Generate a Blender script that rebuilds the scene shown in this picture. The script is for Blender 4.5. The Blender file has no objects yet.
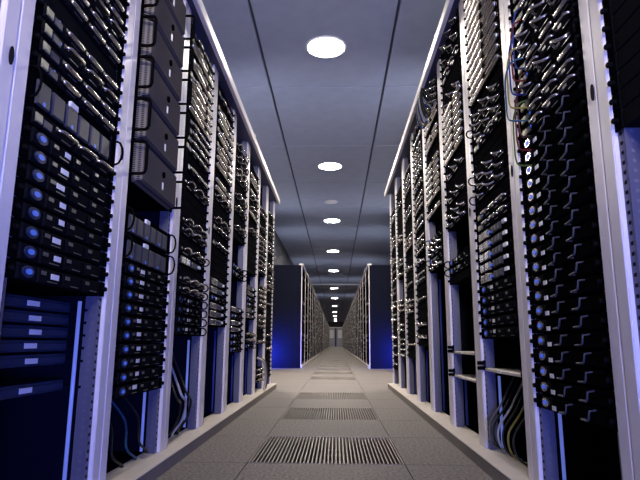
import bpy, math, random
from mathutils import Vector, Matrix
random.seed(7)
sc = bpy.context.scene
C = sc.collection
PI = math.pi

# ------------------------------------------------------------------ camera
CAM_H = 0.47
FPX, VX, VY = 540.0, 336.0, 343.0
d = Vector(((VX - 320) / FPX, -(VY - 240) / FPX, -1.0)).normalized()   # world +Y seen in camera space
up = (Vector((0, 1, 0)) - d * d.y).normalized()                        # world +Z
rt = d.cross(up)                                                       # world +X
rot = Matrix((rt, d, up))                                              # camera -> world
cam_data = bpy.data.cameras.new('camera')
cam = bpy.data.objects.new('camera', cam_data)
C.objects.link(cam)
cam_data.sensor_width = 36.0
cam_data.lens = 36.0 * FPX / 640.0
cam_data.clip_start = 0.02
cam_data.clip_end = 300
cam.matrix_world = Matrix.Translation((0, 0, CAM_H)) @ rot.to_4x4()
sc.camera = cam

def project(p):
    c = rot.transposed() @ (Vector(p) - Vector((0, 0, CAM_H)))
    if c.z > -0.05: return None
    return 320 + FPX * c.x / -c.z, 240 - FPX * c.y / -c.z

# ------------------------------------------------------------------ light
sc.view_settings.view_transform = 'Standard'
sc.view_settings.look = 'None'
sc.view_settings.gamma = 1.0
sc.view_settings.use_curve_mapping = False
sc.view_settings.exposure = 0.0
w = bpy.data.worlds.new('world'); sc.world = w
w.use_nodes = True
w.node_tree.nodes['Background'].inputs[0].default_value = (0.2, 0.25, 0.5, 1)
w.node_tree.nodes['Background'].inputs[1].default_value = 0.02

CEIL_LAMP = 205.0          # radiance of the downlight diffusers
RAIL_GLOW = 0.36               # blue reflections on rack rails, drawn as glowing tubes

def area(name, loc, target, size, energy, col, spread=PI):
    l = bpy.data.lights.new(name, 'AREA'); l.energy = energy; l.color = col; l.shape = 'DISK'; l.size = size
    l.spread = spread
    o = bpy.data.objects.new(name, l); C.objects.link(o); o.location = loc
    o.rotation_euler = (Vector(target) - Vector(loc)).to_track_quat('-Z', 'Y').to_euler()
    return o
BLUE = (0.16, 0.22, 1.0)
area('blue_fill', (0.42, -0.8, 0.35), (-0.3, 3.0, 0.6), 0.5, 64, BLUE)  # added blue fill, low and unseen behind the camera
area('white_fill', (0.0, -1.8, 1.9), (0, 3.5, 2.5), 0.6, 30, (1.0, 0.92, 0.90), 1.2)  # white fill added out of view to lift the posts
area('blue_panel_fill_left', (-1.42, 9.95, 0.25), (-1.12, 10.5, 0.30), 0.12, 28, (0.035, 0.07, 1.0), 1.9)  # hidden pair added for the blue glow low on the end panels
area('blue_panel_fill_right', (1.42, 9.95, 0.25), (1.12, 10.5, 0.30), 0.12, 28, (0.035, 0.07, 1.0), 1.9)
# unseen fill lamps added above the rack rows to brighten the ceiling
for nm, x, z in (('ceiling_fill_left', -1.1, 2.12), ('ceiling_fill_right', 1.1, 2.25)):
    for y, ty, e in ((1.6, 2.6, 2.0), (3.4, 5.4, 3.0), (5.2, 9.5, 13)):
        area(nm, (x, y, z), (x*.3, ty, 3.3), 0.5, e, (0.86, 0.88, 1.0))
    for y, ty, e in ((11.0, 9.8, 11), (13.5, 14.3, 10), (18.5, 19.3, 9), (24.0, 25, 9), (32.0, 33, 9)):
        area(nm, (x, y, 2.05), (x*.4, ty, 3.3), 0.8, e, (0.84, 0.87, 1.0))

# ------------------------------------------------------------------ materials
def mat(name, col, rough=0.5, metal=0.0, emit=None, estr=1.0, spec=0.5, noise=None, bump=0.0, nscale=60.0):
    m = bpy.data.materials.new(name); m.use_nodes = True
    nt = m.node_tree; b = nt.nodes['Principled BSDF']
    b.inputs['Base Color'].default_value = (*col, 1)
    b.inputs['Roughness'].default_value = rough
    b.inputs['Metallic'].default_value = metal
    b.inputs['Specular IOR Level'].default_value = spec
    if emit:
        b.inputs['Emission Color'].default_value = (*emit, 1)
        b.inputs['Emission Strength'].default_value = estr
    if noise or bump:
        tc = nt.nodes.new('ShaderNodeTexCoord'); n = nt.nodes.new('ShaderNodeTexNoise')
        n.inputs['Scale'].default_value = nscale; n.inputs['Detail'].default_value = 4
        nt.links.new(tc.outputs['Object'], n.inputs['Vector'])
        if noise:
            r = nt.nodes.new('ShaderNodeValToRGB')
            r.color_ramp.elements[0].position = 0.3; r.color_ramp.elements[1].position = 0.7
            r.color_ramp.elements[0].color = (*[c * (1 - noise) for c in col], 1)
            r.color_ramp.elements[1].color = (*[min(1, c * (1 + noise)) for c in col], 1)
            nt.links.new(n.outputs['Fac'], r.inputs[0]); nt.links.new(r.outputs[0], b.inputs['Base Color'])
        if bump:
            bp = nt.nodes.new('ShaderNodeBump'); bp.inputs['Strength'].default_value = bump; bp.inputs['Distance'].default_value = 0.002
            nt.links.new(n.outputs['Fac'], bp.inputs['Height']); nt.links.new(bp.outputs[0], b.inputs['Normal'])
    return m
M = {}
M['post'] = mat('pale_painted_steel', (0.74, 0.69, 0.68), 0.42, noise=0.05, nscale=9)
M['plinth'] = mat('plinth_paint', (0.60, 0.54, 0.47), 0.5, noise=0.06, nscale=14)
M['plinth_shade'] = mat('plinth_front_shade', (0.19, 0.165, 0.15), 0.55, noise=0.08, nscale=14)  # vertical plinth face painted darker, standing in for its weaker light
M['glint'] = mat('satin_metal_glint', (0.14, 0.135, 0.14), 0.35, 0.6)  # lighter metal marks on the drive bays, put in as faint highlights
M['rail'] = mat('zinc_rail', (0.11, 0.11, 0.17), 0.4, 0.3)
M['slot'] = mat('slot_shade', (0.13, 0.13, 0.17), 0.7)
M['hole'] = mat('dark_hole', (0.01, 0.01, 0.014), 0.9, spec=0.1)
M['header'] = mat('dark_blue_roof', (0.05, 0.055, 0.11), 0.5)
M['navy'] = mat('navy_panel', (0.0035, 0.0045, 0.013), 0.6, spec=0.05, noise=0.08, nscale=5)
M['inner'] = mat('rack_inner_panel', (0.005, 0.006, 0.011), 0.6, spec=0.0)
M['black'] = mat('black_plastic', (0.0035, 0.0035, 0.004), 0.5, spec=0.0)
M['char'] = mat('charcoal_metal', (0.009, 0.009, 0.010), 0.42, spec=0.0)
M['silver'] = mat('silver_metal', (0.60, 0.56, 0.52), 0.27, 0.95)
M['grey'] = mat('grey_plastic', (0.05, 0.05, 0.065), 0.4, spec=0.08)
M['steelblue'] = mat('dark_steel_case', (0.02, 0.03, 0.075), 0.4, spec=0.1)
M['label'] = mat('white_label', (0.80, 0.80, 0.84), 0.5)
M['yellow'] = mat('yellow_tag', (0.34, 0.31, 0.16), 0.45)
M['led'] = mat('blue_indicator', (0.005, 0.012, 0.08), 0.5, emit=(0.05, 0.15, 1.0), estr=0.55)
M['glow_dim'] = mat('dim_blue_rail_glow', (0.03, 0.05, 0.3), 0.3, emit=(0.02, 0.05, 0.6), estr=0.05)  # weaker glow for blue-lit panels deep in the racks, drawn as a strip
M['tube'] = mat('blue_rail_glow', (0.1, 0.15, 0.5), 0.3, emit=(0.24, 0.33, 1.0), estr=RAIL_GLOW)
M['lamp'] = mat('lamp_diffuser', (0.9, 0.9, 0.9), 0.4, emit=(1.0, 0.91, 0.81), estr=CEIL_LAMP)
M['trim'] = mat('lamp_trim', (0.75, 0.75, 0.78), 0.35)
M['ceil'] = mat('ceiling_panel', (0.30, 0.33, 0.44), 0.7, noise=0.05, nscale=6)
M['ceilgap'] = mat('ceiling_recess', (0.05, 0.055, 0.08), 0.9)
M['wall'] = mat('dark_blue_wall', (0.035, 0.038, 0.06), 0.7, noise=0.05, nscale=3)
M['tile'] = mat('floor_tile', (0.138, 0.117, 0.106), 0.65, noise=0.75, bump=0.5, nscale=85)
M['slab'] = mat('underfloor', (0.02, 0.02, 0.022), 0.9)
M['grille'] = mat('grille_steel', (0.20, 0.165, 0.14), 0.5, 0.1)
M['door'] = mat('door_paint', (0.34, 0.34, 0.44), 0.4)

def perforated():
    m = mat('perforated_bezel', (0.05, 0.05, 0.05), 0.4, 0.0, spec=0.0)
    nt = m.node_tree; b = nt.nodes['Principled BSDF']
    tc = nt.nodes.new('ShaderNodeTexCoord'); mp = nt.nodes.new('ShaderNodeMapping')
    mp.inputs['Scale'].default_value = (1, 0, 1)
    v = nt.nodes.new('ShaderNodeTexVoronoi'); v.inputs['Scale'].default_value = 150; v.inputs['Randomness'].default_value = 0
    r = nt.nodes.new('ShaderNodeValToRGB')
    r.color_ramp.elements[0].position = 0.28; r.color_ramp.elements[0].color = (0.02, 0.02, 0.02, 1)
    r.color_ramp.elements[1].position = 0.36; r.color_ramp.elements[1].color = (0.15, 0.135, 0.125, 1)
    nt.links.new(tc.outputs['Object'], mp.inputs['Vector']); nt.links.new(mp.outputs[0], v.inputs['Vector'])
    nt.links.new(v.outputs['Distance'], r.inputs[0]); nt.links.new(r.outputs[0], b.inputs['Base Color'])
    return m
M['bezel'] = perforated()

# ------------------------------------------------------------------ mesh helpers
class MB:
    def __init__(s): s.v = []; s.f = []; s.mi = []; s.ms = []; s.sm = []
    def _m(s, m):
        if m not in s.ms: s.ms.append(m)
        return s.ms.index(m)
    def add(s, vs, fs, m, smooth=False):
        o = len(s.v); s.v += [tuple(p) for p in vs]; k = s._m(m)
        for f in fs: s.f.append(tuple(o + i for i in f)); s.mi.append(k); s.sm.append(smooth)
    def box(s, x0, x1, y0, y1, z0, z1, m, ch=0.0):
        """box, with its four front (y0) edges chamfered by ch"""
        if ch <= 0:
            vs = [(x0,y0,z0),(x1,y0,z0),(x1,y1,z0),(x0,y1,z0),(x0,y0,z1),(x1,y0,z1),(x1,y1,z1),(x0,y1,z1)]
            s.add(vs, [(0,3,2,1),(4,5,6,7),(0,1,5,4),(1,2,6,5),(2,3,7,6),(3,0,4,7)], m)
        else:
            a = [(x0+ch,y0,z0+ch),(x1-ch,y0,z0+ch),(x1-ch,y0,z1-ch),(x0+ch,y0,z1-ch)]
            b = [(x0,y0+ch,z0),(x1,y0+ch,z0),(x1,y0+ch,z1),(x0,y0+ch,z1)]
            c = [(x0,y1,z0),(x1,y1,z0),(x1,y1,z1),(x0,y1,z1)]
            fs = [(0,1,2,3),(11,10,9,8)]
            for i in range(4):
                j = (i+1) % 4
                fs += [(4+i,4+j,j,i),(8+i,8+j,4+j,4+i)]
            s.add(a+b+c, fs, m)
    def tube(s, pts, r, m, n=6, closed=False, smooth=True):
        pts = [Vector(p) for p in pts]; k = len(pts); vs = []; fs = []
        prev = None
        for i, p in enumerate(pts):
            if closed: t = pts[(i+1) % k] - pts[i-1]
            else: t = pts[min(i+1, k-1)] - pts[max(i-1, 0)]
            t.normalize()
            if prev is None:
                a = t.orthogonal().normalized()
            else:
                a = (prev - t * prev.dot(t))
                a = a.normalized() if a.length > 1e-6 else t.orthogonal().normalized()
            prev = a; b = t.cross(a)
            for j in range(n):
                an = 2*PI*j/n
                vs.append(p + (a*math.cos(an) + b*math.sin(an))*r)
        seg = k if closed else k-1
        for i in range(seg):
            i2 = (i+1) % k
            for j in range(n):
                j2 = (j+1) % n
                fs.append((i*n+j, i*n+j2, i2*n+j2, i2*n+j))
        if not closed:
            fs.append(tuple(range(n))[::-1]); fs.append(tuple((k-1)*n+j for j in range(n)))
        s.add(vs, fs, m, smooth)
    def disc(s, c, axis, rx, rz, h, m, n=12):
        """elliptic plate facing -y (axis 'y') or -z (axis 'z'), thickness h behind its face"""
        vs = []
        for q in (0, 1):
            for j in range(n):
                an = 2*PI*j/n; a, b = rx*math.cos(an), rz*math.sin(an)
                vs.append((c[0]+a, c[1]+q*h, c[2]+b) if axis == 'y' else (c[0]+a, c[1]+b, c[2]+q*h))
        fs = [tuple(range(n)), tuple(range(2*n-1, n-1, -1))]
        for j in range(n):
            j2 = (j+1) % n; fs.append((j, n+j, n+j2, j2))
        if axis == 'z': fs = [f[::-1] for f in fs]
        s.add(vs, fs, m)
    def mesh(s, name):
        me = bpy.data.meshes.new(name); me.from_pydata(s.v, [], s.f)
        for m in s.ms: me.materials.append(M[m])
        me.polygons.foreach_set('material_index', s.mi)
        me.polygons.foreach_set('use_smooth', s.sm)
        me.update(); return me
def mk(fn, name):
    b = MB(); fn(b); return b.mesh(name)
def box_me(name, *a, **k):
    b = MB(); b.box(*a, **k); return b.mesh(name)

def link(name, me, parent=None, loc=None, rz=0.0):
    o = bpy.data.objects.new(name, me); C.objects.link(o)
    if parent is not None: o.parent = parent
    if loc is not None: o.location = loc
    if rz: o.rotation_euler = (0, 0, rz)
    return o
def tag(o, label=None, cat=None, group=None, kind=None):
    if label: o['label'] = label
    if cat: o['category'] = cat
    if group: o['group'] = group
    if kind: o['kind'] = kind
    return o
def struct(name, me, parent=None):
    o = link(name, me, parent)
    if parent is None: o['kind'] = 'structure'
    return o

ORD = ['zeroth','first','second','third','fourth','fifth','sixth','seventh','eighth','ninth','tenth','eleventh','twelfth','thirteenth',
       'fourteenth','fifteenth','sixteenth','seventeenth','eighteenth','nineteenth','twentieth']
def ordw(n):
    if n <= 20: return ORD[n]
    tens = {2:'twenty',3:'thirty',4:'forty',5:'fifty'}[n//10]
    return tens + '-' + ORD[n % 10] if n % 10 else tens[:-1] + 'ieth'

# ------------------------------------------------------------------ the room
AX = -0.040                                  # middle of the aisle
T = 0.625                                    # floor tile
GX0 = AX - T/2
CZ = 3.27                                    # ceiling
Y_END = 74.0
WL, WR, YB = -1.56, 2.35, -4.0
PANEL_W, PANEL_D = 1.26, 1.82
PX = [WL, -0.73, 0.53, 1.79, WR]
PY0 = 5.59

floor = struct('floor', box_me('floor', WL, WR, YB, Y_END, -0.25, -0.15, 'slab'))
# which tiles of the middle column are grilles
row_y = lambda k: 2.265 + T*k                # near edge of row k
GRILLE_ROWS = [0, 2, 4, 8, 10, 12, 14, 16, 18, 20, 24, 28, 32, 36, 40]
tile_me = box_me('floor_tile', -T/2+.002, T/2-.002, -T/2+.0025, T/2-.0025, -0.15, 0.0, 'tile')
half_l = box_me('floor_tile_near', -T/2+.002, T/2-.002, -T/2+.0025, T/2-.0025, -0.15, 0.0, 'tile')
for k in range(-4, 20):
    yc = row_y(k) + T/2
    cols = range(-2, 4) if 5 <= k <= 13 else range(-1, 2)
    for c in cols:
        if c == 0 and k in GRILLE_ROWS: continue
        x = AX + c*T
        if x - T/2 < WL: continue
        link('floor_tile', tile_me, floor, (x, yc, 0))
# the rest of the raised floor, under and behind the racks and far down the hall
b = MB()
y0, y1 = row_y(-4), row_y(20)
b.box(WL, AX-1.5*T-.001, YB, row_y(5)-.001, -0.15, 0, 'tile'); b.box(AX+1.5*T+.001, WR, YB, row_y(5)-.001, -0.15, 0, 'tile')
b.box(AX-1.5*T, AX+1.5*T, YB, y0-.001, -0.15, 0, 'tile')
b.box(AX+3.5*T+.001, WR, row_y(5), row_y(14), -0.15, 0, 'tile'); b.box(WL, AX-1.5*T-.001-T*0, row_y(5), row_y(14), -0.15, -.004, 'tile')
b.box(WL, AX-1.5*T-.001, row_y(14)+.001, Y_END, -0.15, 0, 'tile'); b.box(AX+1.5*T+.001, WR, row_y(14)+.001, Y_END, -0.15, 0, 'tile')
b.box(AX-1.5*T, AX-.5*T, y1+.001, Y_END, -0.15, 0, 'tile'); b.box(AX+.5*T, AX+1.5*T, y1+.001, Y_END, -0.15, 0, 'tile')
ks = [k for k in GRILLE_ROWS if k >= 20]
y = y1 + .001
for k in ks:
    if row_y(k) > y: b.box(AX-.5*T, AX+.5*T, y, row_y(k), -0.15, 0, 'tile')
    y = row_y(k+1)
b.box(AX-.5*T, AX+.5*T, y, Y_END, -0.15, 0, 'tile')
rest = link('raised_floor', b.mesh('raised_floor'), floor); rest['kind'] = 'stuff'

# ventilation grilles set into the middle column
NB = 38
def grille_frame(b):
    t = 0.007; a = T/2 - .0015
    b.box(-a, a, -a, -a+t, -0.05, 0.001, 'grille'); b.box(-a, a, a-t, a, -0.05, 0.001, 'grille')
    b.box(-a, -a+t, -a+t, a-t, -0.05, 0.001, 'grille'); b.box(a-t, a, -a+t, a-t, -0.05, 0.001, 'grille')
    for x in (-a, a-.03):                       # pedestal legs down to the slab
        for y in (-a, a-.03): b.box(x, x+.03, y, y+.03, -0.15, -0.05, 'grille')
gf = mk(grille_frame, 'frame')
gx = lambda i: -T/2 + .0085 + (T - .017) * (i + .5) / NB
bar = box_me('bar', -.0032, .0032, -T/2+.0135, T/2-.0135, -0.04, 0.0, 'grille')
cross = box_me('cross_rod', -T/2+.0085, T/2-.0085, -.0025, .0025, -0.045, -0.041, 'grille')
bars = mk(lambda b: [b.box(gx(i)-.0032, gx(i)+.0032, -T/2+.0135, T/2-.0135, -0.04, 0.0, 'grille') for i in range(NB)], 'bars')
for n, k in enumerate(GRILLE_ROWS):
    g = bpy.data.objects.new('floor_grille', None); C.objects.link(g); g.location = (AX, row_y(k) + T/2, 0)
    tag(g, f"slotted steel floor grille set in the grey aisle tiles, {ordw(n+1)} from the front", 'grille', 'floor grilles down the aisle')
    link('frame', gf, g)
    for yy in (-.2, -.07, .07, .2): link('cross_rod', cross, g, (0, yy, 0))
    if n < 3:
        for i in range(NB): link('bar', bar, g, (gx(i), 0, 0))
    else:
        link('bars', bars, g)['kind'] = 'stuff'

# walls
struct('wall_left', box_me('wall_left', WL-.1, WL, YB, Y_END, -0.25, CZ+.1, 'wall'))
struct('wall_right', box_me('wall_right', WR, WR+.1, YB, Y_END, -0.25, CZ+.1, 'wall'))
struct('wall_back', box_me('wall_back', WL-.1, WR+.1, YB-.1, YB, -0.25, CZ+.1, 'wall'))
struct('wall_front', box_me('wall_front', WL-.1, WR+.1, Y_END, Y_END+.1, -0.25, CZ+.1, 'wall'))
# double door at the far end
def door_mesh(x0, x1):
    def f(b):
        b.box(x0, x1, Y_END-.05, Y_END, 0, 2.42, 'door', 0.01)
        b.box(x0+.18, x1-.18, Y_END-.058, Y_END-.05, 1.1, 2.2, 'trim', 0.004)
    return f
for n, (x0, x1, hx) in enumerate(((AX-1.15, AX-.11, AX-.22), (AX+.11, AX+1.15, AX+.22))):
    dr = struct(f'door_{n+1}', mk(door_mesh(x0, x1), 'door'))
    link('door_handle', box_me('door_handle', hx-.02, hx+.02, Y_END-.1, Y_END-.05, .95, 1.15, 'silver', .005), dr)
struct('trim_1', box_me('trim', AX-1.4, AX+1.4, Y_END-.12, Y_END-.001, 2.44, 2.58, 'post', .01))

# ceiling: a grid of panels below a dark plenum
ceil = struct('ceiling', box_me('ceiling', WL-.1, WR+.1, YB-.1, Y_END+.1, CZ+.03, CZ+.13, 'ceilgap'))
G = 0.013
pm = {}
k0 = -5; k1 = int((Y_END - PY0)/PANEL_D) + 1
for k in range(k0, k1):
    ya, yb = max(YB, PY0 + k*PANEL_D), min(Y_END, PY0 + (k+1)*PANEL_D)
    for c in range(4):
        key = (c, round(yb-ya, 3))
        if key not in pm:
            wd = PX[c+1]-PX[c]
            def pf(b, wd=wd, dp=yb-ya):
                g = .006
                vs = []
                for (i, z) in ((0.0, .03), (0.0, .006), (.006, 0)):
                    a, e = wd/2-G-i+.001, dp/2-g-i+.001
                    vs += [(-a,-e,z),(a,-e,z),(a,e,z),(-a,e,z)]
                fs = [(0,1,2,3),(11,10,9,8)]
                for q in (0, 4):
                    for i in range(4):
                        j = (i+1) % 4; fs.append((q+j, q+i, q+4+i, q+4+j))
                b.add(vs, fs, 'ceil')
            pm[key] = mk(pf, 'ceiling_panel')
        link('ceiling_panel', pm[key], ceil, ((PX[c]+PX[c+1])/2, (ya+yb)/2, CZ))
struct('trim_2', box_me('trim', WL, WR, 25.9, 26.15, CZ-.05, CZ, 'trim', .01))

# downlights
R_L = 0.185
def ring(b):
    pts = [(R_L*1.0*math.cos(2*PI*i/40), R_L*math.sin(2*PI*i/40), 0.0) for i in range(40)]
    b.tube(pts, 0.014, 'trim', 8, closed=True)
ring_me = mk(ring, 'trim_ring')
lamp_me = mk(lambda b: b.disc((0, 0, -.008), 'z', R_L-.006, R_L-.006, .008, 'lamp', 40), 'diffuser')
LY = [-1.2, 4.76, 8.32, 12.26, 16.5, 21.1, 28.0, 34.3, 41.8, 50.0, 57.5, 65.0, 71.0]
def downlight(x, y, label):
    t = bpy.data.objects.new('downlight', None); C.objects.link(t); t.location = (x, y, CZ)
    tag(t, label, 'ceiling light', 'round downlights along the ceiling')
    link('trim_ring', ring_me, t); link('diffuser', lamp_me, t)
downlight(-.095, -1.2, 'round glowing downlight in the ceiling behind the viewpoint')
for i, y in enumerate(LY[1:]):
    downlight(-.095, y, f"round glowing downlight in the blue grey ceiling, {ordw(i+1)} in line along the aisle")
downlight(1.5, 7.0, 'added unseen round downlight over the cross aisle behind the right racks')  # hidden lamps added here to brighten the cross-aisle floor
downlight(-1.3, 7.0, 'added unseen round downlight over the cross aisle behind the left racks')
downlight(1.5, 8.4, 'added unseen round downlight over the cross aisle near the far right cabinets')
downlight(-1.36, 7.9, 'added unseen round downlight over the cross aisle near the far left cabinets')
# round ceiling vent
def vent(b):
    for r, z in ((.13, -.006), (.095, -.012), (.06, -.018)):
        b.tube([(r*math.cos(2*PI*i/28), r*math.sin(2*PI*i/28), z) for i in range(28)], .012, 'trim', 6, closed=True)
    b.disc((0, 0, -.014), 'z', .05, .05, .014, 'trim', 20)
t = link('ceiling_vent', None, None, (-.10, 10.55, CZ))
tag(t, 'small round grey vent in the ceiling between two glowing downlights', 'vent')
link('grille_rings', mk(vent, 'grille_rings'), t)
link('cover_plate', mk(lambda b: b.disc((0, 0, -.004), 'z', .14, .14, .004, 'ceil', 28), 'cover_plate'), t)

# ------------------------------------------------------------------ racks
# rack space: x along the row, y into the rack (front posts at y 0), z up
LEDGE = 0.058
DEPTH = 0.84
U = 0.0445
def rack_meshes(H, far, top_over):
    P = {}
    P['plinth'] = box_me('plinth', -.3, .3, -LEDGE+.001, .06, 0, .044, 'plinth_shade')
    P['ledge'] = box_me('ledge', -.3, .3, -LEDGE, .06, .044, .05, 'plinth', .002)
    P['base_tray'] = box_me('base_tray', -.296, .296, .06, DEPTH, 0, .045, 'inner')
    def post(s):
        def f(b):
            xa, xb = (.2505, .2985)
            if s < 0: xa, xb = -xb, -xa
            b.box(xa, xb, 0, .036, .05, H-.03, 'post', .003)
        return f
    P['post'] = [mk(post(-1), 'post'), mk(post(1), 'post')]
    P['top_beam'] = box_me('top_beam', -.3, .3, -top_over, -top_over+.022, H-.055, H, 'post', .004)
    P['roof'] = box_me('roof', -.3, .3, -top_over+.022, DEPTH, H-.03, H-.004, 'header')
    def rail(s):
        def f(b):
            xa, xb = (.226, .2495)
            if s < 0: xa, xb = -xb, -xa
            b.box(xa, xb, .012, .016, .05, H-.03, 'rail')
            xe = xa if s > 0 else xb                       # return flange into the rack, seen from the aisle
            e0, e1 = (xe-.003, xe) if s > 0 else (xe, xe+.003)
            b.box(e0, e1, .012, .048, .05, H-.03, 'rail')
            n = int((H-.12)/(U/2))
            for i in range(n):
                z = .075 + i*U/2
                xo = e0-.0006 if s > 0 else e1
                b.box(xo, xo+.0006, .023, .030, z, z+.007, 'slot')
                b.box((xa+xb)/2-.005, (xa+xb)/2+.005, .0114, .012, z, z+.008, 'hole')
        return f
    P['rail'] = [mk(rail(-1), 'mounting_rail'), mk(rail(1), 'mounting_rail')]
    def pholes(s):                                          # slots on the flank of each post, turned into the rack
        def f(b):
            x = .2505 if s > 0 else -.2505
            n = int((H-.12)/.03)
            for i in range(n):
                z = .08 + i*.03
                if s > 0: b.box(x-.0008, x, .0205, .0255, z, z+.008, 'slot')
                else: b.box(x, x+.0008, .0205, .0255, z, z+.008, 'slot')
        return f
    P['slots'] = [mk(pholes(-1), 'slots'), mk(pholes(1), 'slots')]
    P['side'] = [box_me('side_panel', -.299, -.293, .037, DEPTH, .045, H-.03, 'navy' if far < 0 else 'inner'), box_me('side_panel', .293, .299, .037, DEPTH, .045, H-.03, 'navy' if far > 0 else 'inner')]
    P['back'] = box_me('back_panel', -.293, .293, DEPTH-.01, DEPTH, .045, H-.03, 'inner')
    P['latch'] = mk(lambda b: b.disc((.283, -.0025, 1.06), 'y', .0075, .021, .003, 'hole', 14), 'latch')
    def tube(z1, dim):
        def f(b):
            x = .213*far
            b.tube([(x, .06, .06), (x, .06, z1)], .0055, 'glow_dim' if dim else 'tube', 8)
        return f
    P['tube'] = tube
    return P
PL = rack_meshes(2.04, 1, LEDGE)
PR = rack_meshes(2.17, -1, LEDGE)
XL, XR = -.683, .612
side_name = {'L': 'left', 'R': 'right'}
RACKS = {}
for side, P, X, ys in (('L', PL, XL, [1.04+.6*k-.3 for k in range(0, 9)]), ('R', PR, XR, [1.2+.6*k-.3 for k in range(0, 9)])):
    for i, y in enumerate(ys):
        r = bpy.data.objects.new('server_rack', None); C.objects.link(r)
        r.location = (X, y, 0); r.rotation_euler = (0, 0, PI/2 if side == 'L' else -PI/2)
        if i == 0:
            lab = f"open server rack with pale posts cut off by the {side_name[side]} picture edge"
        else:
            lab = f"open server rack with pale posts, {ordw(i)} in the {side_name[side]} row before the cross aisle"
        tag(r, lab, 'server rack', f'open racks along the {side_name[side]} of the aisle')
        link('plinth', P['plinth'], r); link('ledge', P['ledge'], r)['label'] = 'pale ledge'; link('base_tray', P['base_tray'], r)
        for s in (0, 1):
            p = link('post', P['post'][s], r)
            if i < 5: link('slots', P['slots'][s], p)['kind'] = 'stuff'
            if s == 1 and i < 4: link('latch', P['latch'], p)
            link('mounting_rail', P['rail'][s], r)
            link('side_panel', P['side'][s], r)
        link('top_beam', P['top_beam'], r); link('roof', P['roof'], r); link('back_panel', P['back'], r)
        RACKS[side + str(i)] = (r, P)
def add_rail_glow(key, z1, dim):  # emissive strip in place of blue light reflected off a rail
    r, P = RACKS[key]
    tag(link('rail_glow', mk(P['tube'](z1, dim), 'rail_glow'), r), 'blue glowing strip standing in for reflected light inside the rack')

# ------------------------------------------------------------------ equipment
# unit space: x across, front face at y 0 (the aisle is -y), z up from the unit's own base
W2 = .219
def ear_me(s, h, kind):
    def f(b):
        xa, xb = (.219, .2485)
        if s < 0: xa, xb = -xb, -xa
        b.box(xa, xb, -.004, .0, .001, h-.001, 'black')
        xc = (xa+xb)/2
        zs = [h/2] if h < .06 else [h*.2, h*.8]
        if kind == 'knob':
            for z in zs:
                b.tube([(xc, -.004, z), (xc, -.015, z)], .0068, 'black', 8)
                b.disc((xc, -.0165, z), 'y', .0055, .0055, .0015, 'char', 8)
        elif kind == 'loop':
            zc, hh = h/2, min(h*.42, .055)
            pts = [(xc, -.004, zc-hh)]
            for i in range(7):
                an = -PI/2 + PI*i/6
                pts.append((xc, -.014 - .018*max(0, math.cos(an)), zc + hh*math.sin(an)))
            pts.append((xc, -.004, zc+hh))
            b.tube(pts, .0035, 'black', 6)
        else:
            for z in zs: b.disc((xc, -.006, z), 'y', .005, .005, .002, 'grey', 8)
    return mk(f, 'ear')
def chassis(h, dep=.5, front='black'):
    return mk(lambda b: (b.box(-W2, W2, 0.0, dep, .0005, h, 'char' if front == 'char' else 'black', .0015)), 'chassis')
H1 = U - .0015
def bay_me(x0, x1, h, m='char'):
    def f(b):
        b.box(x0, x1, -.006, 0, .004, h-.004, m, .0025)
        if m == 'black': return
        b.box(x0+.010, x0+.032, -.0075, -.006, h*.55, h*.75, 'glint')
        b.box(x1-.016, x1-.006, -.0090, -.006, h*.2, h*.8, 'black', .001)
        b.box(x0+.04, x1-.022, -.0066, -.006, h*.2, h*.26, 'glint')
    return mk(f, 'drive_bay')
def lever_me(x0, x1, z0, z1, out=.013, m='silver'):
    zc, r = (z0+z1)/2, (z1-z0)/2
    return mk(lambda b: b.tube([(x0, -out+.004, zc), (x0+.004, -out, zc), (x1-.004, -out, zc), (x1, -out+.004, zc)], r*.85, m, 8), 'lever')
def u_handle(x0, x1, z, out, r, m):
    def f(b):
        pts = [(x0, -.004, z), (x0, -out*.7, z), (x0+.008, -out, z), (x1-.008, -out, z), (x1, -out*.7, z), (x1, -.004, z)]
        b.tube(pts, r, m, 6)
    return mk(f, 'handle')
def curl_handle(x0, x1, z, out, r, m):
    def f(b):
        n = 8; pts = []
        for i in range(n+1):
            an = PI*i/n
            pts.append(((x0+x1)/2 - (x1-x0)/2*math.cos(an), -.004-out*math.sin(an), z + .010*math.sin(2*an)))
        b.tube(pts, r, m, 6)
    return mk(f, 'handle')
def control_me(h, ringm='steelblue'):
    def f(b):
        b.box(-.200, -.128, -.006, 0, .004, h-.004, 'char', .002)
        b.disc((-.164, -.0095, h*.52), 'y', .023, h*.31, .0035, ringm, 14)
    return mk(f, 'control_panel')
def ind_me(h):
    return mk(lambda b: b.disc((-.164, -.0112, h*.52), 'y', .013, h*.15, .0017, 'led', 12), 'indicator')
def dot_me(x, z, r=.0045):
    return mk(lambda b: b.disc((x, -.0085, z), 'y', r, r, .0085, 'led', 8), 'indicator')
def label_me(x, z, w_=.038, h_=.013, y=-.0075):
    return mk(lambda b: b.box(x-w_/2, x+w_/2, y, y+.0015 if y > -.006 else 0, z-h_/2, z+h_/2, 'label'), 'label')

KN = (ear_me(-1, H1, 'knob'), ear_me(1, H1, 'knob'))
LP = (ear_me(-1, H1, 'loop'), ear_me(1, H1, 'loop'))
PLN = (ear_me(-1, H1, 'plain'), ear_me(1, H1, 'plain'))
CH1, CHC = chassis(H1), chassis(H1, front='char')
ctl, ind = control_me(H1), ind_me(H1)
ctlr = control_me(H1, 'silver')
def tag_panel(b):
    b.box(-.205, -.120, -.006, 0, .004, H1-.004, 'char', .002); b.box(-.200, -.172, -.010, -.006, .010, H1-.012, 'yellow', .002)
    b.box(-.165, -.128, -.009, -.006, .008, H1-.016, 'grey', .001)
PROTO = {}
def proto(key, name, feature, *parts): PROTO[key] = (name, feature, parts)
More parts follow.
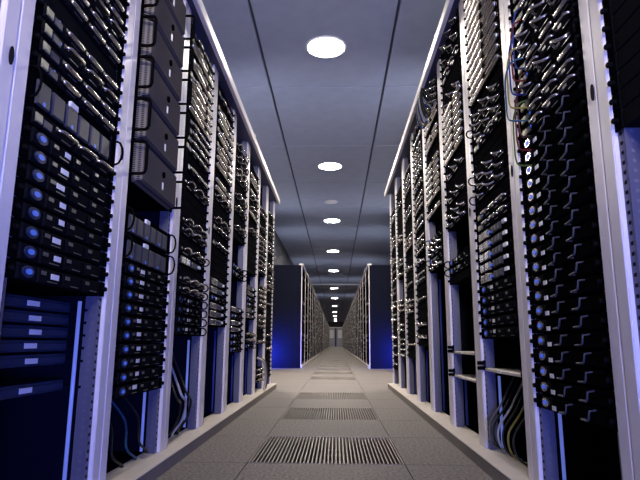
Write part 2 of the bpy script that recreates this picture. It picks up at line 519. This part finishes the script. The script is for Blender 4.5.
# each part is (part name, mesh, label or None)
bays3 = [bay_me(-.118, -.010, H1), bay_me(-.004, .102, H1), bay_me(.108, .212, H1)]
proto('lever', 'lever_server', 'silver levers',
      ('chassis', CH1), ('ear', KN[0]), ('ear', KN[1]), ('control_panel', mk(tag_panel, 'control_panel')),
      *[('drive_bay', m_) for m_ in bays3],
      *[('lever', lever_me(x-.04, x+.04, .012, .028), 'silver lever') for x in (-.064, .05, .16)], ('indicator', dot_me(-.143, H1*.6), 'blue light'))
proto('hoop', 'hoop_server', 'silver hoop handles',
      ('chassis', CH1), ('ear', KN[0]), ('ear', KN[1]), ('control_panel', mk(tag_panel, 'control_panel')),
      *[('drive_bay', m_) for m_ in bays3],
      *[('handle', u_handle(x-.042, x+.042, .022, .022, .0042, 'silver'), 'silver handle') for x in (-.064, .05, .16)], ('indicator', dot_me(-.128, H1*.5), 'blue light'))
proto('tagged', 'tagged_server', 'white label and oval light',
      ('chassis', CH1), ('ear', KN[0]), ('ear', KN[1]), ('control_panel', ctl), ('indicator', ind, 'oval blue light'),
      *[('drive_bay', m_) for m_ in bays3], ('label', label_me(-.055, .026), 'white label'))
proto('tagged_loop', 'tagged_server', 'white label and loop ears',
      ('chassis', CH1), ('ear', LP[0]), ('ear', LP[1]), ('control_panel', ctl), ('indicator', ind, 'oval blue light'),
      *[('drive_bay', m_) for m_ in bays3], ('label', label_me(-.04, .026), 'white label'))
def hook(x):
    def f(b):
        b.tube([(x-.035, -.006, .010), (x-.034, -.020, .010), (x+.010, -.024, .011), (x+.016, -.024, .016), (x+.018, -.022, .034), (x+.018, -.006, .036)], .0026, 'grey', 6)
    return mk(f, 'handle')
proto('pull', 'pull_server', 'ringed blue light and hook pulls',
      ('chassis', CH1), ('ear', KN[0]), ('ear', KN[1]), ('control_panel', ctlr), ('indicator', ind, 'oval blue light'),
      *[('drive_bay', m_) for m_ in (bay_me(-.12, .06, H1, 'black'), bay_me(.066, .212, H1, 'black'))],
      ('handle', hook(.0), 'grey hook pull'), ('handle', hook(.13), 'grey hook pull'), ('label', label_me(-.105, .012, .026, .012), 'white label'))
def bar_front(b):
    b.tube([(-.206, -.006, .023), (-.202, -.012, .023), (.206, -.012, .023), (.21, -.006, .023)], .0115, 'silver', 8)
def clip_me(x): return mk(lambda b: b.box(x-.010, x+.010, -.028, -.0238, .012, .036, 'black', .001), 'clip')
proto('bar', 'bar_server', 'a long silver front bar',
      ('chassis', CH1), ('ear', KN[0]), ('ear', KN[1]), ('front_bar', mk(bar_front, 'front_bar'), 'silver front bar'), *[('clip', clip_me(x)) for x in (.06,)])
for pk_, ER in (('curl', KN), ('curl_loop', LP)):
  proto(pk_, 'curl_server', 'curled silver handles',
      ('chassis', CH1), ('ear', ER[0]), ('ear', ER[1]), ('drive_bay', bay_me(-.205, -.06, H1)), ('drive_bay', bay_me(-.05, .08, H1)), ('drive_bay', bay_me(.09, .21, H1)),
      ('handle', curl_handle(-.16, -.09, .022, .030, .0045, 'silver'), 'silver handle'), ('handle', curl_handle(-.02, .06, .024, .034, .0045, 'silver'), 'silver handle'),
      ('handle', curl_handle(.10, .18, .020, .030, .0045, 'silver'), 'silver handle'))
bright_bays = [mk(lambda b, x=x: b.box(x, x+.06, -.012, 0, .006, H1-.006, 'silver', .003), 'drive_bay') for x in (-.19, -.12)] + \
    [mk(lambda b, x=x: b.box(x, x+.034, -.009, 0, .008, H1-.008, 'grey', .003), 'drive_bay') for x in (-.02, .02, .06)]
proto('bright', 'bright_server', 'bright metal bays and a blue dot',
      ('chassis', CH1), ('ear', KN[0]), ('ear', KN[1]), *[('drive_bay', m_) for m_ in bright_bays], ('label', label_me(.14, .026), 'white label'), ('indicator', dot_me(-.045, H1*.5), 'blue light'))
# two-unit server with blue-lit bays
H2 = 2*U - .0015
slots2 = [mk(lambda b, i=i: b.box(-.20+i*.068, -.145+i*.068, -.008, 0, .008, H2-.02, 'grey', .003), 'drive_bay') for i in range(6)]
proto('double', 'double_server', 'upright drive bays',
      ('chassis', chassis(H2)), ('ear', ear_me(-1, H2, 'loop')), ('ear', ear_me(1, H2, 'loop')), *[('drive_bay', m_) for m_ in slots2],
      ('label', label_me(-.03, H2-.012, .04, .014, -.0075), 'white label'),
      *[('indicator', dot_me(-.172+.068*i, .016, .006), 'blue light') for i in (0, 2, 4)])
# storage array: perforated bezel with big loop handles
HA = .155 - .006
def bezel(b):
    x0, x1 = -.2, .2
    a = [(x0+.012, -.034, .012), (x1-.012, -.034, .012), (x1-.012, -.034, HA-.012), (x0+.012, -.034, HA-.012)]
    c = [(x0, -.004, .002), (x1, -.004, .002), (x1, -.004, HA-.002), (x0, -.004, HA-.002)]
    e = [(x0, .0, .002), (x1, .0, .002), (x1, .0, HA-.002), (x0, .0, HA-.002)]
    fs = [(0,1,2,3),(11,10,9,8)]
    for i in range(4):
        j = (i+1) % 4; fs += [(4+i,4+j,j,i),(8+i,8+j,4+j,4+i)]
    b.add(a+c+e, fs, 'bezel')
def big_loop(s):
    def f(b):
        x = .2345*s; lo, hi = .018, HA-.018; o = -.060
        pts = [(x, -.004, lo), (x, o+.014, lo), (x, o+.004, lo+.004), (x, o, lo+.014), (x, o, hi-.014), (x, o+.004, hi-.004), (x, o+.014, hi), (x, -.004, hi)]
        b.tube(pts, .0055, 'black', 8)
    return mk(f, 'handle')
def ear_plate(s):
    xa, xb = (.219, .2485) if s > 0 else (-.2485, -.219)
    return box_me('ear', xa, xb, -.004, 0, .002, HA-.002, 'black')
proto('array', 'storage_array', 'perforated bezel and loop handles',
      ('chassis', chassis(HA)), ('ear', ear_plate(-1)), ('ear', ear_plate(1)), ('bezel', mk(bezel, 'bezel'), 'perforated dark metal bezel'), ('handle', big_loop(-1)), ('handle', big_loop(1)),
      ('lock', mk(lambda b: b.disc((.02, -.040, HA*.62), 'y', .012, .012, .006, 'black', 12), 'lock')),
      ('badge', mk(lambda b: b.box(.014, .026, -.036, -.034, .035, .062, 'label'), 'badge'), 'pale badge'))
# slim units set far back
proto('recess', 'recessed_server', 'a white label, slightly sunk in',
      ('chassis', mk(lambda b: b.box(-W2, W2, 0, .35, .0005, .030, 'steelblue', .002), 'chassis')),
      ('front_panel', mk(lambda b: (b.box(-.21, .21, -.006, 0, .004, .024, 'steelblue', .003), b.box(-.19, -.17, -.009, -.006, .010, .018, 'grey')), 'front_panel')),
      ('bracket', box_me('bracket', .219, .2222, -.05, .05, .005, .012, 'inner')), ('bracket', box_me('bracket', -.2222, -.219, -.05, .05, .005, .012, 'inner')),
      ('label', label_me(.02, .014, .055, .013, -.0078), 'white label'))
proto('shelf', 'rack_shelf', 'a pale edge and small tag',
      ('shelf_plate', mk(lambda b: (b.box(-W2, W2, -.004, .4, 0, .012, 'plinth', .002)), 'shelf_plate')),
      ('ear', PLN[0]), ('ear', PLN[1]), *[('knob', mk(lambda b, z=z: b.tube([(-.236, -.004, z), (-.236, -.03, z)], .008, 'black', 8), 'knob')) for z in (.011, .031)],
      ('label', label_me(-.02, .006, .05, .010, -.0056), 'white label'))
proto('blank', 'blank_panel', 'a plain dark face',
      ('chassis', CHC), ('ear', KN[0]), ('ear', KN[1]))

CATS = {'rack_shelf': 'shelf', 'storage_array': 'storage array', 'blank_panel': 'blank panel'}
HEIGHT = {'array': .155, 'double': 2*U}
placed = 0
jit = random.Random(21)
def rack_phrase(key):
    i = int(key[1]); s = side_name[key[0]]
    return f"{s} edge rack" if i == 0 else f"{ordw(i)} {s} rack"
def fill(key, items):
    """items: list of (proto, z, y offset), bottom to top"""
    global placed
    r, P = RACKS[key]
    n = 0
    rz = r.rotation_euler.z
    for pk, z, dy in items:
        yy = .0104 + dy
        lx = [r.matrix_basis @ Vector((x, yy, z+.02)) for x in (-.22, 0, .22)]
        vis = False
        for p in lx:
            q = project(p)
            if q and -25 < q[0] < 665 and -25 < q[1] < 505: vis = True
        if not vis: continue
        n += 1
        name, feat, parts = PROTO[pk]
        o = bpy.data.objects.new(name, None); C.objects.link(o)
        o.location = r.matrix_basis @ Vector((0, yy, z)); o.rotation_euler = (0, 0, rz)
        kind = {'storage_array': 'dark storage array with', 'rack_shelf': 'thin rack shelf with', 'blank_panel': 'dark server with'}.get(name, 'black server with')
        tag(o, f"{kind} {feat}, {ordw(n)} up in {rack_phrase(key)}", CATS.get(name, 'server'), f'units in the {rack_phrase(key)}')
        for q in parts:
            if q[0] == 'indicator' and name in ('lever_server', 'hoop_server') and jit.random() < .4: continue
            c = link(q[0], q[1], o)
            if q[0] == 'label' and pk in ('tagged', 'tagged_loop', 'recess'): c.location = (jit.uniform(-.006, .022), 0, jit.uniform(-.003, .003))
            if len(q) > 2 and q[2]: c['label'] = q[2]
        placed += 1
def run(spec, z):
    """spec: list of (proto or tuple of protos, count); a string gap as (None, metres)"""
    out = []
    for pk, n in spec:
        if pk is None: z += n; continue
        for i in range(n):
            p = random.choice(pk) if isinstance(pk, tuple) else pk
            out.append((p, z, 0.0)); z += HEIGHT.get(p, U)
    return out
bpy.context.view_layer.update()
# left row
fill('L1', [('recess', .335 + .036*i, .08) for i in range(7) if i != 1] + run([('tagged', 8), (('lever', 'hoop', 'tagged'), 1), ('double', 1), (('lever', 'lever', 'hoop'), 4), ('blank', 1), (('lever', 'hoop'), 10)], .60))
fill('L2', run([('tagged', 10), ('double', 2), (None, .09), ('array', 6)], .29))
fill('L3', run([('tagged_loop', 4), (('curl_loop', 'bright', 'blank'), 6), (('curl', 'hoop', 'blank'), 7), (('lever', 'blank', 'lever'), 6), (('bar', 'bar', 'lever'), 10)], .50))
fill('L4', run([(('bright', 'tagged'), 6), ('blank', 3), (('hoop', 'curl', 'blank'), 8), (('lever', 'bar', 'blank'), 7), (('bar', 'blank', 'lever'), 8)], .56))
fill('L5', run([(('bright', 'tagged'), 7), (None, .20), ('tagged_loop', 2), (None, .18), (('curl', 'blank', 'blank'), 7), (('hoop', 'curl', 'blank'), 8)], .40))
fill('L6', run([(('curl', 'tagged_loop'), 3), (None, .10), (('tagged', 'bright'), 6), (None, .1), ('blank', 4), (('curl', 'bar', 'blank', 'blank'), 16)], .42))
fill('L7', run([('curl', 3), (None, .2), (('blank', 'curl'), 12), (None, .1), (('lever', 'hoop', 'blank', 'blank'), 14)], .12))
fill('L8', run([(('hoop', 'curl', 'blank', 'blank', 'blank'), 38)], .12))
# right row
fill('R0', run([('blank', 14)], .93))
fill('R1', run([('pull', 19), (('hoop', 'curl', 'lever'), 9), (('lever', 'hoop'), 6)], .28))
fill('R2', [('shelf', .36, 0.0)] + run([('tagged', 5), ('bright', 5), (('curl_loop', 'curl', 'blank', 'hoop'), 13), ('bar', 13)], .49))
fill('R3', [('shelf', .30, 0.0), ('shelf', .42, 0.0)] + run([('blank', 1), ('tagged_loop', 2), (None, .16), (('curl', 'blank'), 8), ('bar', 7), (('curl', 'hoop', 'blank'), 9)], .78))
fill('R4', run([(('curl', 'tagged_loop'), 5), (None, .12), (('bar', 'bar', 'blank'), 11), (('curl', 'bar', 'blank'), 8)], .92))
fill('R5', run([(('hoop', 'curl', 'blank', 'blank', 'blank'), 14), (None, .04), (('hoop', 'lever', 'blank'), 22)], .45))
fill('R6', run([(('curl', 'blank', 'blank', 'hoop', 'blank'), 20), ('bar', 2), (('hoop', 'lever', 'blank', 'blank'), 14)], .35))
fill('R7', run([(('curl', 'hoop', 'blank', 'blank'), 12), (None, .2), (('curl', 'blank', 'blank'), 20)], .35))
fill('R8', run([(('curl', 'hoop', 'blank', 'blank'), 38)], .2))
for k, z in (('L1', .585), ('L2', .28), ('L3', .48), ('L4', .54), ('L5', .38), ('L6', .40), ('R1', .27), ('R2', .34), ('R3', .29), ('R4', .88), ('R5', .42), ('R6', .33)): add_rail_glow(k, z, k not in ('L1', 'L2', 'L3', 'R1', 'R2'))
print('units placed', placed)

# ------------------------------------------------------------------ cables
CCOL = {'blue': (0.015, 0.03, 0.16), 'red': (0.10, 0.012, 0.015), 'yellow': (0.20, 0.17, 0.04), 'white': (0.35, 0.35, 0.38), 'black': (0.012, 0.012, 0.012),
        'teal': (0.015, 0.06, 0.12), 'grey': (0.12, 0.12, 0.12), 'brown': (0.06, 0.03, 0.02), 'green': (0.05, 0.09, 0.025)}
for k_, c_ in CCOL.items(): M['cable_'+k_] = mat(k_+'_cable_jacket', c_, 0.4, spec=0.2)
def smooth_path(P, n=7):
    P = [Vector(p) for p in P]; out = []
    for i in range(len(P)-1):
        a, b_, c, e = P[max(i-1, 0)], P[i], P[i+1], P[min(i+2, len(P)-1)]
        for j in range(n):
            t = j/n
            out.append(0.5*((2*b_) + (c-a)*t + (2*a-5*b_+4*c-e)*t*t + (3*b_-a-3*c+e)*t**3))
    out.append(P[-1]); return out
def cable(key, col, pts, label, group, r=.0035):
    rk, P = RACKS[key]
    wp = [rk.matrix_basis @ Vector(p) for p in pts]
    base = wp[0].copy()
    b = MB(); b.tube(smooth_path([p - base for p in wp]), r, 'cable_'+col, 6)
    o = link('cable', b.mesh('cable'), None, base)
    tag(o, label, 'cable', group)
# bundle in the upper part of the first rack on the right
cols = ['blue', 'red', 'blue', 'yellow', 'teal', 'brown', 'red', 'green']
for i, c in enumerate(cols):
    z = 1.58 - i*.048 + random.uniform(-.008, .008)
    e = -.150 + .001*i
    q = i % 5; yo, xo = -.012 - .0075*q, -.185 - .0045*q
    cable('R1', c, [(e, .003, z), (e-.01, yo*.6, z-.004), (-.16, yo, z-.02), (xo, yo, z-.05), (xo-.005, yo, z-.13), (xo, yo, z-.18), (-.165, yo, z-.21), (-.14, .003, z-.22)],
          f"{c} patch cable looping over servers in the first right rack, {ordw(i+1)} downward", 'patch cables in the first right rack', .003)
# tangle at the bottom of R2, R3, L2, L3
for i, c in enumerate(['grey', 'black', 'white', 'black', 'yellow', 'black']):
    x = -.15 + .06*i
    cable('R2', c, [(x, .10, .34), (x+.02, .04, .24), (x-.015, .0, .16), (x+.015, -.005, .10), (x+.03, .03, .070), (x+.012, .05, .064), (x-.012, .035, .064)],
          f"{c} cable hanging in a loop at the foot of the second right rack, {ordw(i+1)} across", 'loose cables at the foot of the second right rack', .004)
for i, c in enumerate(['black', 'white', 'black']):
    x = -.15 + .085*i
    cable('L3', c, [(x, .10, .46), (x+.03, .05, .32), (x-.02, .0, .24), (x+.06, .0, .20), (x+.08, .02, .12), (x+.04, .045, .072), (x-.03, .03, .066)],
          f"{c} cable curling at the foot of the third left rack, {ordw(i+1)} across", 'loose cables at the foot of the third left rack', .0055)
for i, c in enumerate(['black', 'teal', 'black']):
    x = -.15 + .12*i
    cable('L2', c, [(x, .10, .28), (x+.03, .05, .20), (x-.02, .02, .12), (x+.05, .01, .075), (x+.08, .03, .066)],
          f"{c} cable drooping to the floor tray in the second left rack, {ordw(i+1)} across", 'loose cables at the foot of the second left rack', .004)
for i, c in enumerate(['blue', 'yellow', 'blue', 'white', 'black', 'black']):
    x = -.14 + .045*i
    cable('R4', c, [(x, .003, 1.985), (x-.02, -.03, 2.03), (x+.005, -.065, 2.06), (x+.022, -.07, 1.98), (x+.015, -.05, 1.90), (x-.02, -.025, 1.90), (x-.005, .003, 1.93)],
          f"{c} cable coil at the top of the fourth right rack, {ordw(i+1)} across", 'coiled cables high in the fourth right rack', .007)
for i, c in enumerate(['white', 'brown']):
    x = -.1 + .1*i
    cable('L7', c, [(x, .012, .34), (x, -.05, .30), (x+.05, -.062, .18), (x+.03, -.058, .10), (x+.01, -.053, .070)],
          f"{c} cable dangling at the foot of the seventh left rack", 'cables at the foot of the seventh left rack', .010)

# ------------------------------------------------------------------ rows beyond the cross aisle
HB = 1.96
def far_body(wd):
    def f(b): b.box(-wd/2+.002, wd/2-.002, .012, .85, .0, HB, 'navy')
    return mk(f, 'cabinet')
def far_post(s, wd):
    xa, xb = (wd/2-.065, wd/2-.002) if s > 0 else (-wd/2+.002, -wd/2+.065)
    return box_me('post', xa, xb, 0, .012, .05, HB, 'post', .003)
def far_units(seed, wd):
    rnd = random.Random(seed)
    def f(b):
        z = .10
        while z < HB-.08:
            k = rnd.random(); a = wd/2-.072
            b.box(-a, a, .004, .012, z, z+.04, 'black', .002)
            if k < .10: b.box(-a+.02, a-.02-rnd.random()*.2, -.004, .004, z+.012, z+.030, 'silver', .002)
            elif k < .25: b.box(-a+.03, -a+.10, .0, .004, z+.01, z+.03, 'grey', .001)
            z += .0445 if rnd.random() < .85 else .10
    return mk(f, 'server_fronts')
def far_row(y0, n, wd, step, x, side, rz, where):
    body, pst = far_body(wd), [far_post(-1, wd), far_post(1, wd)]
    pl = box_me('plinth', -wd/2, wd/2, -.02, .012, 0, .05, 'plinth', .003)
    tb = box_me('top_beam', -wd/2, wd/2, -.02, .06, HB, HB+.03, 'post', .004)
    un = [far_units(s, wd) for s in range(4)]
    for i in range(n):
        r = bpy.data.objects.new('server_cabinet', None); C.objects.link(r)
        r.location = (x, y0 + step*(i+.5), 0); r.rotation_euler = (0, 0, rz)
        first = 'a blue end panel' if i == 0 and where == 'beyond the cross aisle' else ''
        tag(r, f"distant cabinet with {first or 'pale posts'}, {ordw(i+1)} on the {side} {where}", 'server cabinet', f'cabinets on the {side} {where}')
        for nm, me in (('cabinet', body), ('post', pst[0]), ('post', pst[1]), ('plinth', pl), ('top_beam', tb)): link(nm, me, r)
        link('server_fronts', un[i % 4], r)['kind'] = 'stuff'
for side, x, rz in (('left', -.658, PI/2), ('right', .632, -PI/2)):
    far_row(10.42, 15, 1.2, 1.2, x, side, rz, 'beyond the cross aisle')
    far_row(29.6, 22, 1.2, 1.2, x, side, rz, 'of the far hall')
